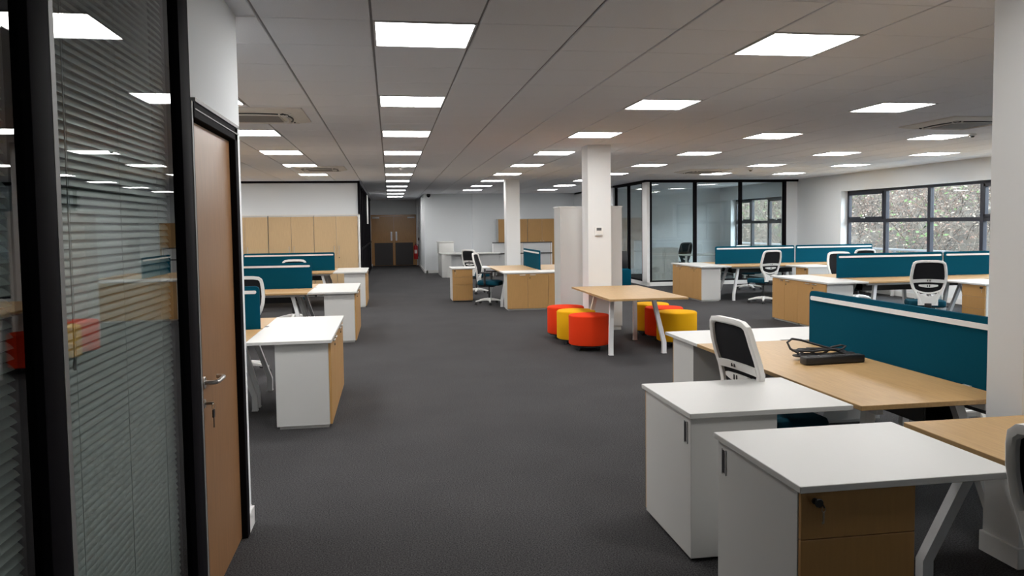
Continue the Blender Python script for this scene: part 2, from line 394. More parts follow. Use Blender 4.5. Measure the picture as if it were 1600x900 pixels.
# extinguisher
t = thing('fire_extinguisher', 'red fire extinguisher hanging beside the double doors at the corridor end', 'extinguisher', (1.05, 31.9, .28))
MB().lathe([(.02, 0), (.088, .012), (.09, .03), (.09, .52), (.075, .57), (.03, .60), (.028, .63)], (0, 0, 0), 18).build('cylinder', 'red', t)
MB().box(-.02, -.07, .63, .02, .04, .66, .004).box(-.015, -.08, .68, .015, .03, .70, .004).build('valve_lever', 'blackp', t)
MB().tube([(.03, -.02, .64), (.1, -.03, .62), (.108, -.03, .4), (.10, -.03, .12)], .012, 8).build('hose', 'rubber', t)
MB().box(-.055, -.092, .25, .055, -.08, .40).build('label_band', 'trimw', t)
t = thing('call_point', 'small dark call point on the wall above the extinguisher', 'alarm', (1.17, 31.9, 1.12)); MB().box(-.01, -.06, -.06, .03, .06, .06, .006).build('housing', 'blackp', t); MB().box(-.014, -.04, -.04, -.008, .04, .04).build('face', 'red', t)

# ------------------------------------------------------------------ glass office on the right
go = struct(empty('wall_glass_office', (6.68, 19.15, 0)))
def gpz(name, m, *boxes, bev=0):
    mb = MB()
    for b in boxes: mb.box(*b, bev)
    return mb.build(name, m, go)
for x in (0.02, 1.27, 2.54, 3.80): gpz('mullion', 'black', (x-.04 if x > .1 else x, -.03, .1, x+.045 if x > .1 else x+.06, .05, T-.05), bev=.003)
for a, b in ((.08, 1.23), (1.315, 2.50), (2.585, 3.76)):
    gpz('pane', 'glass', (a, .004, .13, b, .014, T-.055)); gpz('sill_rail', 'black', (a, -.02, .1, b, .04, .14)); gpz('head_rail', 'black', (a, -.02, T-.07, b, .04, T-.05))
gpz('corner_post', 'trimw', (-.06, -.03, .1, .02, .34, T-.05), bev=.003)
for y in (.34, 1.60, 2.82): gpz('mullion', 'black', (-.05, y, .1, .03, y+.07, T-.05), bev=.003)
for a, b in ((.41, 1.60), (1.67, 2.82)):
    gpz('pane', 'glass', (-.016, a, .13, -.006, b, T-.055)); gpz('sill_rail', 'black', (-.04, a, .1, .02, b, .14)); gpz('head_rail', 'black', (-.04, a, T-.07, .02, b, T-.05))

# ------------------------------------------------------------------ windows
def window(name, y0, y1, z0, z1, bays, openers):
    wn = struct(empty(name, (XR+.2, y1, z0))); L = y1-y0; H = z1-z0; bw = L/bays; midz = 1.64-z0
    F = MB().box(-.03, 0, 0, .05, -.055, H, .003).box(-.03, -L, 0, .05, -L+.055, H, .003).box(-.03, -L, H-.055, .05, 0, H, .003).box(-.03, -L, 0, .05, 0, .055, .003)
    F.build('frame', 'winframe', wn)
    MB().box(-.03, -L+.05, midz-.04, .05, -.05, midz+.04, .003).build('transom', 'winframe', wn)
    for k in range(1, bays): MB().box(-.035, -k*bw-.045, .05, .05, -k*bw+.045, H-.05, .003).build('mullion', 'winframe', wn)
    for k in range(bays):
        a, b = -(k+1)*bw+.045, -k*bw-.045
        MB().box(.008, a, .05, .016, b, midz-.04).build('pane', 'wglass', wn); MB().box(.008, a, midz+.04, .016, b, H-.05).build('pane', 'wglass', wn)
        if k in openers:
            c = MB()
            for bx in ((a, midz+.035, b, midz+.09), (a, H-.115, b, H-.05), (a, midz+.04, a+.05, H-.05), (b-.05, midz+.04, b, H-.05)): c.box(-.045, bx[0], bx[1], .03, bx[2], bx[3], .003)
            cf = c.build('casement_frame', 'winframe', wn)
            MB().box(-.075, (a+b)/2-.012, midz+.055, -.045, (a+b)/2+.012, midz+.085).box(-.08, (a+b)/2-.012, midz+.06, -.066, (a+b)/2+.11, midz+.075, .003).build('handle', 'wplastic', cf)
    MB().box(-.22, -L, -.03, .0, 0, 0, .003).build('sill', 'trimw', wn)
window('window_1', WIN1[0], WIN1[1], WIN1[2], WIN1[3], 5, (0, 3))
window('window_2', WIN2[0], WIN2[1], WIN2[2], WIN2[3], 3, (0, 2))
window('window_3', 1.4, 8.4, .70, 2.36, 5, (0, 3))

# ------------------------------------------------------------------ outside: yard, bank with bare thicket
struct(MB().box(XR+.28, YB-20, -.3, 15.5, 60, -.2).build('ground', 'asph'))
def bank_z(x, y): return -.2+4.4*(1-math.exp(-max(0, (x-15.8))*.26))+.25*math.sin(x*.9+y*.5)*min(1, max(0, x-15.8))+.2*math.sin(y*1.1-x*.4)*min(1, max(0, x-15.8))
bk = MB(); nx, ny = 16, 60
vs = [(15.4+i*1.1, -20+j*1.5, bank_z(15.4+i*1.1, -20+j*1.5) if i else -.25) for i in range(nx) for j in range(ny)]
bk.add(vs, [(i*ny+j, i*ny+j+1, (i+1)*ny+j+1, (i+1)*ny+j) for i in range(nx-1) for j in range(ny-1)])
struct(bk.build('hill', 'soil'))
rnd = random.Random(3)
thicket = empty('undergrowth', (0, 0, 0)); thicket['kind'] = 'stuff'; tag(thicket, 'tangled leafless thicket with scattered leaves on the bank outside the windows', 'undergrowth')
tw = {'twig': MB(), 'twigl': MB(), 'twigb': MB()}
def twig(mb, p, d, L, r, depth):
    pts = [p]; q = Vector(p); dd = Vector(d)
    for s_ in range(3):
        dd = (dd+Vector((rnd.gauss(0, .25), rnd.gauss(0, .25), rnd.gauss(-.06, .18)))).normalized(); q = q+dd*L/3; pts.append(tuple(q))
    mb.tube(pts, [r, r*.8, r*.6, r*.25], 3)
    if depth:
        for s_ in range(3):
            b = Vector(pts[1+s_]); e = (dd+Vector((rnd.gauss(0, .7), rnd.gauss(0, .7), rnd.gauss(.05, .5)))).normalized()
            twig(mb, tuple(b), tuple(e), L*.6, r*.6, depth-1)
for n in range(2300):
    x = 16.1+abs(rnd.gauss(0, 1))*3.6; y = rnd.uniform(6, 46)
    kx = rnd.choices(('twig', 'twigl', 'twigb'), (.42, .28, .30))[0]
    twig(tw[kx], (x, y, bank_z(x, y)-.05), (rnd.gauss(0, .45), rnd.gauss(0, .45), 1), rnd.uniform(.5, 1.5), rnd.uniform(.006, .015), 2)
for kx, mb in tw.items():
    o = mb.build('branches', kx, thicket); o['kind'] = 'stuff'
for kx, cnt in (('leafg', 9000), ('leafb', 12000), ('leafp', 5000)):
    mb = MB()
    for n in range(cnt):
        x = 16.0+abs(rnd.gauss(0, 1))*3.6; y = rnd.uniform(6, 46)
        if kx == 'leafg' and math.sin(y*.9)+math.sin(x*1.3+y*.31) < .1: continue
        c = Vector((x, y, bank_z(x, y)+rnd.random()**1.6*1.5)); a = Vector((rnd.gauss(0, 1), rnd.gauss(0, 1), rnd.gauss(0, 1))).normalized(); b = a.orthogonal().normalized(); s_ = rnd.uniform(.04, .095) if kx == 'leafg' else rnd.uniform(.025, .065)
        mb.add([c-a*s_, c+b*s_*.5+a*s_*.1, c+a*s_, c-b*s_*.5+a*s_*.1], [(0, 1, 2, 3)])
    o = mb.build('leaves', kx, thicket, smooth=False); o['kind'] = 'stuff'
t = thing('guard_rail', 'low pale metal rail along the yard outside the window', 'railing', (14.3, 20, -.2))
MB().box(-.03, -16, .97, .03, 20, 1.03, .01).build('rail', 'galv', t)
pm = None
for k_ in range(12):
    if pm is None: pm = MB().box(-.03, -.03, 0, .03, .03, .95).build('post', 'galv', t, (.06, -15+3*k_, 0)).data
    else: link('post', pm, t, (.06, -15+3*k_, 0))

# ------------------------------------------------------------------ ceiling lights
WHERE = dict(A='row left of the aisle', B='row down the aisle', C='row over the pillars', D='row right of the pillars', E='second row from the windows', F='row nearest the windows', H='added unseen outermost left row', G='added unseen second left row')
ORD = ['first', 'second', 'third', 'fourth', 'fifth', 'sixth', 'seventh', 'eighth', 'ninth', 'tenth', 'eleventh']
proto = None; seen = {}
for (i, j), (c, r) in sorted(light_cells.items(), key=lambda q: (q[1][0], q[1][1])):
    seen[c] = seen.get(c, -1)+1
    lab = 'lit ceiling panel, %s from the camera in the %s' % (ORD[seen[c]], WHERE[c])  # first in the pillar row is an added, unseen panel
    if proto is None:
        proto = thing('ceiling_light', lab, 'light', (cx(i), cy(j), CEIL), 0, 'lit square ceiling panels')
        h, g = .292, .278
        fm = MB()
        for bx in ((-h, -h, h, -g), (-h, g, h, h), (-h, -g, -g, g), (g, -g, h, g)): fm.box(bx[0], bx[1], -.004, bx[2], bx[3], .012)
        fm.build('frame', 'lframe', proto, smooth=False)
        MB().box(-g, -g, .002, g, g, .006).build('diffuser', 'lamp', proto, smooth=False)
    else: dup(proto, (cx(i), cy(j), CEIL), 0, lab)
# ------------------------------------------------------------------ air conditioning cassettes
ACL = ['square ceiling air conditioner nearest the oak door', 'square ceiling air conditioner above the oak storage wall', 'square ceiling air conditioner near the window wall pillar', 'square ceiling air conditioner in front of the glass office']
ap = None
for (ax, ay), lab in zip(AC, ACL):
    if ap: dup(ap, (ax, ay, CEIL), 0, lab); continue
    ap = thing('air_conditioner', lab, 'air conditioner', (ax, ay, CEIL), 0, 'ceiling air conditioners')
    MB().loft([[(x, y, 0) for x, y in rrect(-.475, -.475, .475, .475, .02)], [(x, y, -.012) for x, y in rrect(-.475, -.475, .475, .475, .02)], [(x, y, -.034) for x, y in rrect(-.41, -.41, .41, .41, .1)]]).build('panel', 'ac', ap)
    MB().box(-.235, -.235, -.040, .235, .235, -.030).build('intake_frame', 'ac', ap)
    g_ = MB()
    for k_ in range(15): g_.box(-.22, -.22+k_*.0305, -.046, .22, -.22+k_*.0305+.02, -.038)
    g_.build('intake_grille', 'acg', ap)
    for q in range(4):
        a = q*PI/2; pts = [(x, -.335+.055*(x/.3)**2 if abs(x) < .31 else -.28, -.037) for x in [-.33+.066*k_ for k_ in range(11)]]
        rot = lambda p: (p[0]*math.cos(a)-p[1]*math.sin(a), p[0]*math.sin(a)+p[1]*math.cos(a), p[2])
        MB().tube([rot(p) for p in pts], .009, 6).build('air_slot', 'blackp', ap)
        MB().tube([rot((p[0]*.97, p[1]+.035, -.036)) for p in pts], .016, 6, flat=.5).build('flap', 'ac', ap)
        cpt = rot((.335, -.335, -.036)); 
        MB().lathe([(.030, 0), (.030, -.004), (.026, -.006)], cpt, 12).build('corner_cap', 'ac', ap)
DET = [(2.25, 11.6, 'small white smoke detector left of the big pillar'), (.245, 14.9, 'small white smoke detector in the aisle light row'), (7.67, 9.13, 'small smoke detector beside a light near the window wall pillar'), (7.62, 15.35, 'small smoke detector before the glass office')]
for n, (x, y, lab) in enumerate(DET):
    t = thing('smoke_detector', lab, 'detector', (x, y, CEIL), 0, 'ceiling detectors')
    MB().lathe([(.05, 0), (.05, -.018), (.035, -.03)], (0, 0, 0), 14).build('base', 'wplastic', t); MB().lathe([(.028, -.03), (.028, -.045), (.015, -.05)], (0, 0, 0), 12).build('sensor', 'grey' if n < 2 else 'blackp', t)
t = thing('dome_camera', 'black dome camera at the top of the wall corner by the corridor', 'camera', (1.36, YF-.1, CEIL-.06))
MB().lathe([(.06, .06), (.07, .03), (.07, 0)], (0, 0, 0), 16).build('housing', 'blackp', t); MB().lathe([(.062, 0), (.055, -.03), (.035, -.055), (.004, -.064)], (0, 0, 0), 16).build('dome', 'black', t)
t = thing('wall_controller', 'white air conditioning controller with grey display on the big pillar', 'controller', (2.965, 10.65, 1.53))
MB().box(-.06, -.022, -.065, .06, 0, .065, .004).build('body', 'wplastic', t); MB().box(-.035, -.025, .012, .035, -.020, .052).build('display', 'lcd', t); MB().box(-.05, -.026, -.06, .05, -.02, -.045, .002).build('lower_flap', 'grey', t)

# ------------------------------------------------------------------ furniture builders
DH, DT = .73, .025
def add_key(mb, c): 
    mb.box(c[0]-.0015, c[1]-.03, c[2]-.006, c[0]+.0015, c[1], c[2]+.006)
def cupboard_mesh(t):
    """low two-door cupboard, doors face -y, width .80, depth .44"""
    W, D, H = .80, .44, DH-DT
    MB().box(-W/2, .02, .025, W/2, D, H, .0015).box(-W/2+.02, .03, 0, W/2-.02, D-.02, .025).build('carcass', 'white', t)
    for s in (-1, 1):
        d = MB().box(-W/2+.002 if s < 0 else .002, 0, .03, -.002 if s < 0 else W/2-.002, .019, H-.006, .0015).build('door', 'front', t)
        cxh = s*.10
        MB().box(cxh-.055, -.018, H-.032, cxh+.055, -.003, H-.022, .003).box(cxh-.052, -.004, H-.034, cxh-.044, 0, H-.02).box(cxh+.044, -.004, H-.034, cxh+.052, 0, H-.02).build('handle', 'alu', d)
        if s > 0:
            lk = MB().lathe([(.011, 0), (.011, -.005), (.008, -.006)], (.045, 0, H-.085), 12, 'y').build('lock', 'blackp', d)
cup0 = None
def cupboard(loc, rz, label):
    global cup0
    if cup0 is None:
        cup0 = thing('storage_cupboard', label, 'cupboard', loc, rz, 'low cupboards at the bench ends'); cupboard_mesh(cup0); return cup0
    return dup(cup0, loc, rz, label)
def end_unit(cx_, cy_, rz, who):
    """two cupboards side by side under one white top; local x along the run (1.72), doors at local -y"""
    R = Matrix.Rotation(rz, 3, 'Z')
    def at(x, y): 
        v = R @ Vector((x, y, 0)); return (cx_+v.x, cy_+v.y, 0)
    cupboard(at(-.40, 0), rz, 'low beech cupboard, %s of the pair %s' % (who[1], who[0]))
    cupboard(at(.40, 0), rz, 'low beech cupboard, %s of the pair %s' % (who[2], who[0]))
    t = thing('cupboard_top', 'white top board over the low cupboards %s' % who[0], 'worktop', at(0, 0)[:2]+(DH-DT,), rz, 'white tops over the low cupboards')
    MB().box(-.86, -.012, 0, .86, .655, DT, .0015).build('board', 'white', t)
    MB().box(.10, .625, DT-.0005, .18, .66, DT+.001).build('cable_notch', 'blackp', t)
def desk_end_leg(y0, y1, x):
    return
desk0 = {}
def desk(loc, rz, label, L=1.9, group='bench desks'):
    """user edge at y=0, screen edge at y=.83, x from 0 to L"""
    if L in desk0: return dup(desk0[L], loc, rz, label)
    t = thing('bench_desk', label, 'desk', loc, rz, group); D = .83; H = DH-DT
    MB().box(.002, 0, H, L-.002, D, DH, .002).build('worktop', 'beech', t)
    MB().box(.06, D-.10, H-.05, L-.06, D-.05, H, .003).box(.06, .12, H-.04, L-.06, .16, H, .003).build('beam', 'wsteel', t)
    MB().box(.25, D-.30, H-.16, L-.25, D-.12, H-.15).box(.25, D-.30, H-.16, L-.25, D-.29, H-.06).box(.25, D-.13, H-.16, L-.25, D-.12, H-.02).build('cable_tray', 'blackp', t)
    for xt, xf in ((.24, .075), (L-.24, L-.075)):          # splayed two ways, upright again at the foot
        for (ya, yb) in ((.20, .06), (D-.14, D-.04)):
            MB().loft([[(xx+a*.024, yy+b*.026, z) for a, b in ((-1, -1), (1, -1), (1, 1), (-1, 1))] for xx, yy, z in ((xt, ya, H), (xf, yb, .13), (xf, yb, .012))]).box(xf-.027, yb-.03, 0, xf+.027, yb+.03, .012, .003).build('leg', 'wsteel', t)
        MB().box(xt-.02, .17, H-.05, xt+.02, D-.05, H-.001, .002).build('end_rail', 'wsteel', t)
    desk0[L] = t
    return t
scr0 = {}
def screen(loc, rz, label, L=1.88):
    """centred on x from 0..L, thin in y, standing on the desk joint"""
    if L in scr0: return dup(scr0[L], loc, rz, label)
    t = thing('desk_screen', label, 'screen', loc, rz, 'teal desk screens')
    MB().prism(rrect(.01, -.05, L-.01, .385, .035, 5, (0, 0, 1, 1)), lambda u, v, w_: (u, w_, v), -.013, .013).build('panel', 'teal', t)
    for s in (-1, 1): MB().prism(rrect(.035, .318, L-.035, .348, .0145, 5), lambda u, v, w_: (u, w_, v), s*.013, s*.021).build('tool_rail', 'alu' if False else 'wsteel', t)
    for xx in (.25, L-.25): MB().box(xx-.03, -.028, -.10, xx+.03, .028, .0, .003).build('clamp', 'alu', t)
    scr0[L] = t
    return t
ped0 = {}
def pedestal(loc, rz, label, mirror=False, keyed=True):
    """desk-high pedestal: drawers face -y, body x 0..0.44, y 0..0.66; white top reaches x = 0.845 to the desk"""
    if mirror in ped0: return dup(ped0[mirror], loc, rz, label)
    t = thing('desk_pedestal', label, 'pedestal', loc, rz, 'desk-high drawer pedestals'); s = -1 if mirror else 1; H = DH-DT; D = .665
    f = lambda a, b: (min(s*a, s*b), max(s*a, s*b))
    x0, x1 = f(0, .44)
    MB().box(x0, .019, .02, x1, D, H, .0015).build('carcass', 'white', t)
    xa, xb = f(.015, .455 if False else .425)
    MB().box(xa, .03, 0, xb, D-.03, .02).build('plinth', 'blackp', t)
    xt0, xt1 = f(-.012, .83)
    MB().box(xt0, -.02, H, xt1, D+.02, DH, .002).build('top', 'white', t)
    zs = ((.535, H-.005), (.365, .532), (.028, .362))
    for n, (za, zb) in enumerate(zs):
        d = MB().box(x0+.003, 0, za, x1-.003, .018, zb, .0015).build('drawer', 'front', t)
        if n == 0:
            kx = s*.052
            MB().lathe([(.011, 0), (.011, -.006), (.008, -.007)], (kx, 0, .670), 12, 'y').build('lock', 'blackp', d)
            km = MB().box(kx-.002, -.026, .664, kx+.002, -.006, .676).lathe([(.014, -.026), (.016, -.030), (.014, -.034)], (kx, 0, .672), 10, 'y')
            km.tube([(kx+.02, -.03, .655), (kx+.012, -.032, .668), (kx, -.031, .672)], .003, 5).build('key_head', 'blackp', d)
            km = MB().tube([(kx+.018+.007*math.cos(a), -.028, .648+.009*math.sin(a)) for a in [2*PI*i/10 for i in range(10)]], .0014, 5, True).box(kx+.015, -.029, .600, kx+.021, -.027, .640).box(kx+.012, -.029, .598, kx+.018, -.027, .606)
            km.build('spare_key', 'brass', d)
    # recessed pull slot on the aisle side
    xs = 0
    MB().box(-s*.0015+0, D-.075, .575, s*.004, D-.045, .672).build('side_slot', 'blackp', t)
    MB().box(-s*.004, D-.080, .570, 0, D-.075, .677).box(-s*.004, D-.045, .570, 0, D-.040, .677).build('slot_trim', 'grey', t)
    ped0[mirror] = t
    return t

# ------------------------------------------------------------------ office chair (faces +y, stem at the origin)
def chair_outline(off=0):
    half = [(.105, .455), (.125, .52), (.165, .60), (.205, .68), (.228, .76), (.234, .84), (.226, .93), (.214, 1.0), (.200, 1.04), (.165, 1.066), (.10, 1.075), (.0, 1.077)]
    if off: 
        c = []
        for n, (x, z) in enumerate(half):
            a = half[max(0, n-1)]; b = half[min(len(half)-1, n+1)]; tx, tz = b[0]-a[0], b[1]-a[1]; l = math.hypot(tx, tz)
            c.append((max(0, x-off*tz/l) if n < len(half)-1 else 0, z+off*tx/l if n < len(half)-1 else z-off))
        half = c
    return half
def back_y(x, z):
    t_ = (z-.46)/.62
    return -.215-.045*math.sin(t_*PI*.5)-.055*t_*t_+.45*x*x*(0.4+.6*t_)+.03*math.exp(-((z-.74)/.12)**2)
def ring3(out, inn, d):
    """frame between two half outlines, mirrored, thickness d"""
    def full(h): return [(-x, z) for x, z in h[:-1]]+[h[-1]]+[(x, z) for x, z in h[:-1][::-1]]
    O, I = full(out), full(inn); rings = []
    for (ox, oz), (ix, iz) in zip(O, I):
        mx, mz = (ox+ix)/2, (oz+iz)/2
        yo, yi, ym = back_y(ox, oz), back_y(ix, iz), back_y(mx, mz)
        rings.append([(ox, yo-d*.35, oz), (mx*.5+ox*.5, ym-d*.5, mz*.5+oz*.5), (mx*.5+ix*.5, ym-d*.5, mz*.5+iz*.5), (ix, yi-d*.3, iz), (ix, yi+d*.5, iz), (ox, yo+d*.5, oz)])
    return rings
def bar(z0, z1, wf, d, n=12, dy=0):
    rings = []
    for k_ in range(n+1):
        u = -1+2*k_/n; x = u*wf; za, zb = z0(u) if callable(z0) else z0, z1(u) if callable(z1) else z1
        rings.append([(x, back_y(x, za)-d/2+dy, za), (x, back_y(x, zb)-d/2+dy, zb), (x, back_y(x, zb)+d/2+dy, zb), (x, back_y(x, za)+d/2+dy, za)])
    return rings
chair_protos = {}
def chair(loc, rz, label, arms=False, allblack=False):
    key = (arms, allblack)
    if key in chair_protos: return dup(chair_protos[key], loc, rz, label)
    t = thing('office_chair', label, 'chair', loc, rz, 'office chairs at the desks'); fm_ = 'blackp' if allblack else 'wplastic'
    half = chair_outline(); inn = chair_outline(.036)
    m = MB(); m.loft(ring3(half, inn, .034), cap=True)
    m.loft(bar(.44, lambda u: .565+.06*u*u, .125, .03))                    # solid foot of the back
    m.loft(bar(lambda u: .60+.045*u*u, lambda u: .622+.05*u*u, .17, .018))
    m.build('back_frame', fm_, t)
    lb = MB(); lb.loft(bar(lambda u: .765-.012*u*u, lambda u: .812-.012*u*u, .205, .02, dy=-.012)); lb.loft(bar(lambda u: .690+.02*u*u, lambda u: .735-.005*u*u, .12, .02, dy=-.012))
    lu = lb.build('lumbar_support', fm_, t)
    sl = MB()
    for xx in (-.014, .014):
        sl.box(xx-.005, back_y(0, .79)-.027, .78, xx+.005, back_y(0, .79)-.018, .80).box(xx-.005, back_y(0, .71)-.027, .70, xx+.005, back_y(0, .71)-.018, .73)
    sl.build('adjuster_slots', 'blackp', lu)
    mm = MB(); rows = []
    zs = [.60, .64, .69, .74, .79, .84, .90, .96, 1.0, 1.025, 1.043]
    def wid(z):
        for (xa, za), (xb, zb) in zip(inn, inn[1:]):
            if za <= z <= zb and zb > za: return xa+(xb-xa)*(z-za)/(zb-za)
        return .12
    for z in zs:
        ww = wid(z)+.006; rows.append([(-ww+2*ww*k_/10, back_y(-ww+2*ww*k_/10, z)+.006, z) for k_ in range(11)])
    vs = [p for r_ in rows for p in r_]; mm.add(vs, [(i*11+j, i*11+j+1, (i+1)*11+j+1, (i+1)*11+j) for i in range(len(zs)-1) for j in range(10)])
    mm.build('mesh_back', 'blackm', t)
    sm = MB(); prof = [(.955, .415), (1.0, .435), (1.0, .47), (.97, .492), (.88, .503)]; rings = []
    for k_, z in prof: rings.append([(x*k_, y*k_+.015, z-.018*max(0, (y-.1))/.15) for x, y in rrect(-.245, -.225, .245, .245, .09, 6)])
    sm.loft(rings); sm.build('seat', 'tealseat', t)
    MB().box(-.10, -.20, .365, .10, .13, .415, .01).box(-.045, -.24, .40, .045, -.12, .47, .008).tube([(.08, .02, .385), (.27, .02, .40), (.30, .02, .40)], .008, 6).build('mechanism', 'blackp', t)
    MB().lathe([(.026, .10), (.026, .25), (.015, .252), (.015, .37)], (0, 0, 0), 14).build('gas_stem', 'blackp', t)
    sb = MB(); sb.lathe([(.045, .075), (.045, .125), (.035, .135)], (0, 0, 0), 14)
    for q in range(5):
        a = q*2*PI/5+PI/2; ca, sa = math.cos(a), math.sin(a)
        rg = []
        for rr, z, hw, hh in ((.03, .105, .026, .024), (.15, .098, .021, .017), (.30, .072, .015, .011)):
            rg.append([(rr*ca-u*sa*hw, rr*sa+u*ca*hw, z+v*hh) for u, v in ((-1, -1), (1, -1), (1, .5), (.5, 1), (-.5, 1), (-1, .5))])
        sb.loft(rg)
    sb.build('star_base', fm_, t)
    cm = None
    for q in range(5):
        a = q*2*PI/5+PI/2
        if cm is None:
            c_ = MB()
            for s in (-1, 1): c_.lathe([(.006, s*.006), (.025, s*.008), (.027, s*.014), (.024, s*.024), (.008, s*.026)], (0, 0, .027), 12, 'x')
            c_.lathe([(.010, .03), (.010, .062)], (0, 0, 0), 8).box(-.012, -.02, .03, .012, .016, .055, .004)
            o = c_.build('caster', 'blackp', t, (.295*math.cos(a), .295*math.sin(a), 0)); cm = o.data; o.rotation_euler = (0, 0, a+.5)
        else:
            o = link('caster', cm, t, (.295*math.cos(a), .295*math.sin(a), 0)); o.rotation_euler = (0, 0, a+.9*q)
    if arms:
        for s in (-1, 1):
            MB().tube([(s*.10, -.02, .40), (s*.26, -.02, .41), (s*.285, -.02, .45), (s*.285, -.02, .66)], .017, 8, flat=1.3).build('arm_post', 'blackp', t)
            MB().box(s*.285-.04, -.13, .655, s*.285+.04, .12, .685, .01).build('armrest', 'blackp', t)
    chair_protos[key] = t
    return t

# ------------------------------------------------------------------ benches
GAP = .06; D = .83
def bench_x(name, yc, xa, dirx, n, who, scr_lab, desk_lab):
    """bench along x: cupboards' desk-side edge at xa, desks run towards dirx"""
    for k_ in range(n):
        L = 1.9
        x0 = xa+dirx*k_*L if dirx > 0 else xa-(k_+1)*L
        near = 'next to the cupboards' if k_ == 0 else 'at the far end'
        desk((x0, yc-GAP/2-D, 0), 0, 'beech desk %s on the camera side of the %s' % (near, desk_lab))
        desk((x0+L, yc+GAP/2+D, 0), PI, 'beech desk %s on the far side of the %s' % (near, desk_lab))
        screen((x0+.01, yc, DH), 0, 'teal desk screen %s on the %s' % (near, desk_lab))
LW = {'L1': (7.12, 'nearest left bench'), 'L2': (11.80, 'middle left bench'), 'L3': (16.62, 'farthest left bench')}
for kx, (yc, nm) in LW.items():
    end_unit(-.495, yc, PI/2, ('at the aisle end of the %s' % nm, 'nearer', 'farther'))
    bench_x(kx, yc, -1.15, -1, 2, None, None, nm)
RW = {'R2': (11.18, 6.35, 'nearer window-side bench'), 'R1': (15.81, 6.36, 'farther window-side bench')}
for kx, (yc, xe, nm) in RW.items():
    end_unit(xe, yc, -PI/2, ('at the aisle end of the %s' % nm, 'farther', 'nearer'))
    bench_x(kx, yc, xe+.655, 1, 2, None, None, nm)
    pedestal((xe+.655+1.9-.71+.02, yc-GAP/2-D-.845, 0), -PI/2, 'drawer pedestal on the camera side of the %s' % nm, True)
# front right bench (power strip on it), runs along y
NX = 3.11
end_unit(NX, 6.035, PI, ('behind the desk with the power strip', 'right-hand', 'left-hand'))
desk((NX-GAP/2-D, 5.38, 0), -PI/2, 'beech desk carrying the black power strip, front right', 2.02)
desk((NX+GAP/2+D, 3.36, 0), PI/2, 'beech desk behind the teal screen of the front right bench', 2.02)
screen((NX, 3.43, DH), PI/2, 'large teal desk screen behind the power strip, front right', 1.86)
pedestal((1.395, 4.072, 0), PI, 'white pedestal with side slot, behind the one in the bottom right corner', True)
pedestal((1.372, 2.385, 0), 0, 'nearest white pedestal with two brown drawers and key, bottom right corner', False)
desk((NX-GAP/2-D, 3.055, 0), -PI/2, 'beech desk joined to the nearest white pedestal, bottom right corner', 2.02)
# island bench beyond the round stools
MX = 3.0
end_unit(MX, 14.42, 0, ('at the near end of the island bench', 'left-hand', 'right-hand'))
desk((MX-GAP/2-D, 17.10, 0), -PI/2, 'beech desk on the aisle side of the island bench', 2.02)
desk((MX+GAP/2+D, 15.08, 0), PI/2, 'beech desk on the window side of the island bench', 2.02)
screen((MX, 15.20, DH), PI/2, 'teal desk screen on the island bench behind the tall cabinet', 1.86)
pedestal((1.31, 16.40, 0), 0, 'three-drawer pedestal under the white return of the island bench', False)

# meeting table with the round stools
t = thing('meeting_table', 'beech meeting table with white slanted legs against the big pillar', 'table', (3.035, 9.64, 0))
TH = .745
MB().box(-.485, -.97, TH-.025, .485, .97, TH, .002).build('tabletop', 'beech_y', t)
MB().box(-.36, -.60, TH-.075, -.32, .60, TH-.025, .003).box(.32, -.60, TH-.075, .36, .60, TH-.025, .003).build('beam', 'wsteel', t)
for yt, yf in ((-.30, -.51), (.42, .64)):
    for s in (-1, 1):
        MB().loft([[(x+a*.026, y+b*.024, z) for a, b in ((-1, -1), (1, -1), (1, 1), (-1, 1))] for x, y, z in ((s*.27, yt, TH-.025), (s*.345, yf, .14), (s*.345, yf, .012))]).box(s*.345-.03, yf-.028, 0, s*.345+.03, yf+.028, .012, .003).build('leg', 'wsteel', t)
    MB().box(-.29, yt-.02, TH-.075, .29, yt+.02, TH-.026, .002).build('cross_rail', 'wsteel', t)
pp = {}
for m_, x, y, lab in (('orange', 2.55, 9.66, 'orange-red round stool nearest the camera at the left table side'), ('yellow', 2.51, 10.20, 'yellow round stool between the two orange stools, left table side'), ('orange', 2.49, 10.745, 'orange-red round stool farthest back at the left table side'),
                       ('yellow', 3.77, 9.70, 'yellow round stool nearest the camera at the right table side'), ('orange', 3.79, 10.24, 'orange-red round stool between the two yellow stools, right table side'), ('yellow', 3.79, 10.785, 'yellow round stool farthest back at the right table side')):
    if m_ in pp: dup(pp[m_], (x, y, 0), 0, lab); continue
    t = thing('round_stool', lab, 'stool', (x, y, 0), 0, 'round upholstered stools on casters'); pp[m_] = t
    MB().lathe([(.245, .072), (.262, .078), (.266, .09), (.266, .435), (.262, .448), (.252, .456), (.20, .462), (.001, .466)], (0, 0, 0), 40).build('upholstery', m_, t)
    MB().lathe([(.24, .055), (.24, .073)], (0, 0, 0), 28).build('base_board', 'blackp', t)
    MB().tube([(.2668*math.cos(a), .2668*math.sin(a), .436) for a in [2*PI*i/40 for i in range(40)]], .0022, 5, True).build('piping', m_, t)
    cm = None
    for q in range(4):
        a = q*PI/2+.6
        if cm is None:
            c_ = MB()
            for s in (-1, 1): c_.lathe([(.008, s*.005), (.024, s*.007), (.026, s*.014), (.022, s*.02), (.008, s*.021)], (0, 0, .0265), 12, 'x')
            cm = c_.box(-.012, -.012, .03, .012, .012, .056).build('caster', 'blackp', t, (.19*math.cos(a), .19*math.sin(a), 0)).data
        else: link('caster', cm, t, (.19*math.cos(a), .19*math.sin(a), 0)).rotation_euler = (0, 0, a)

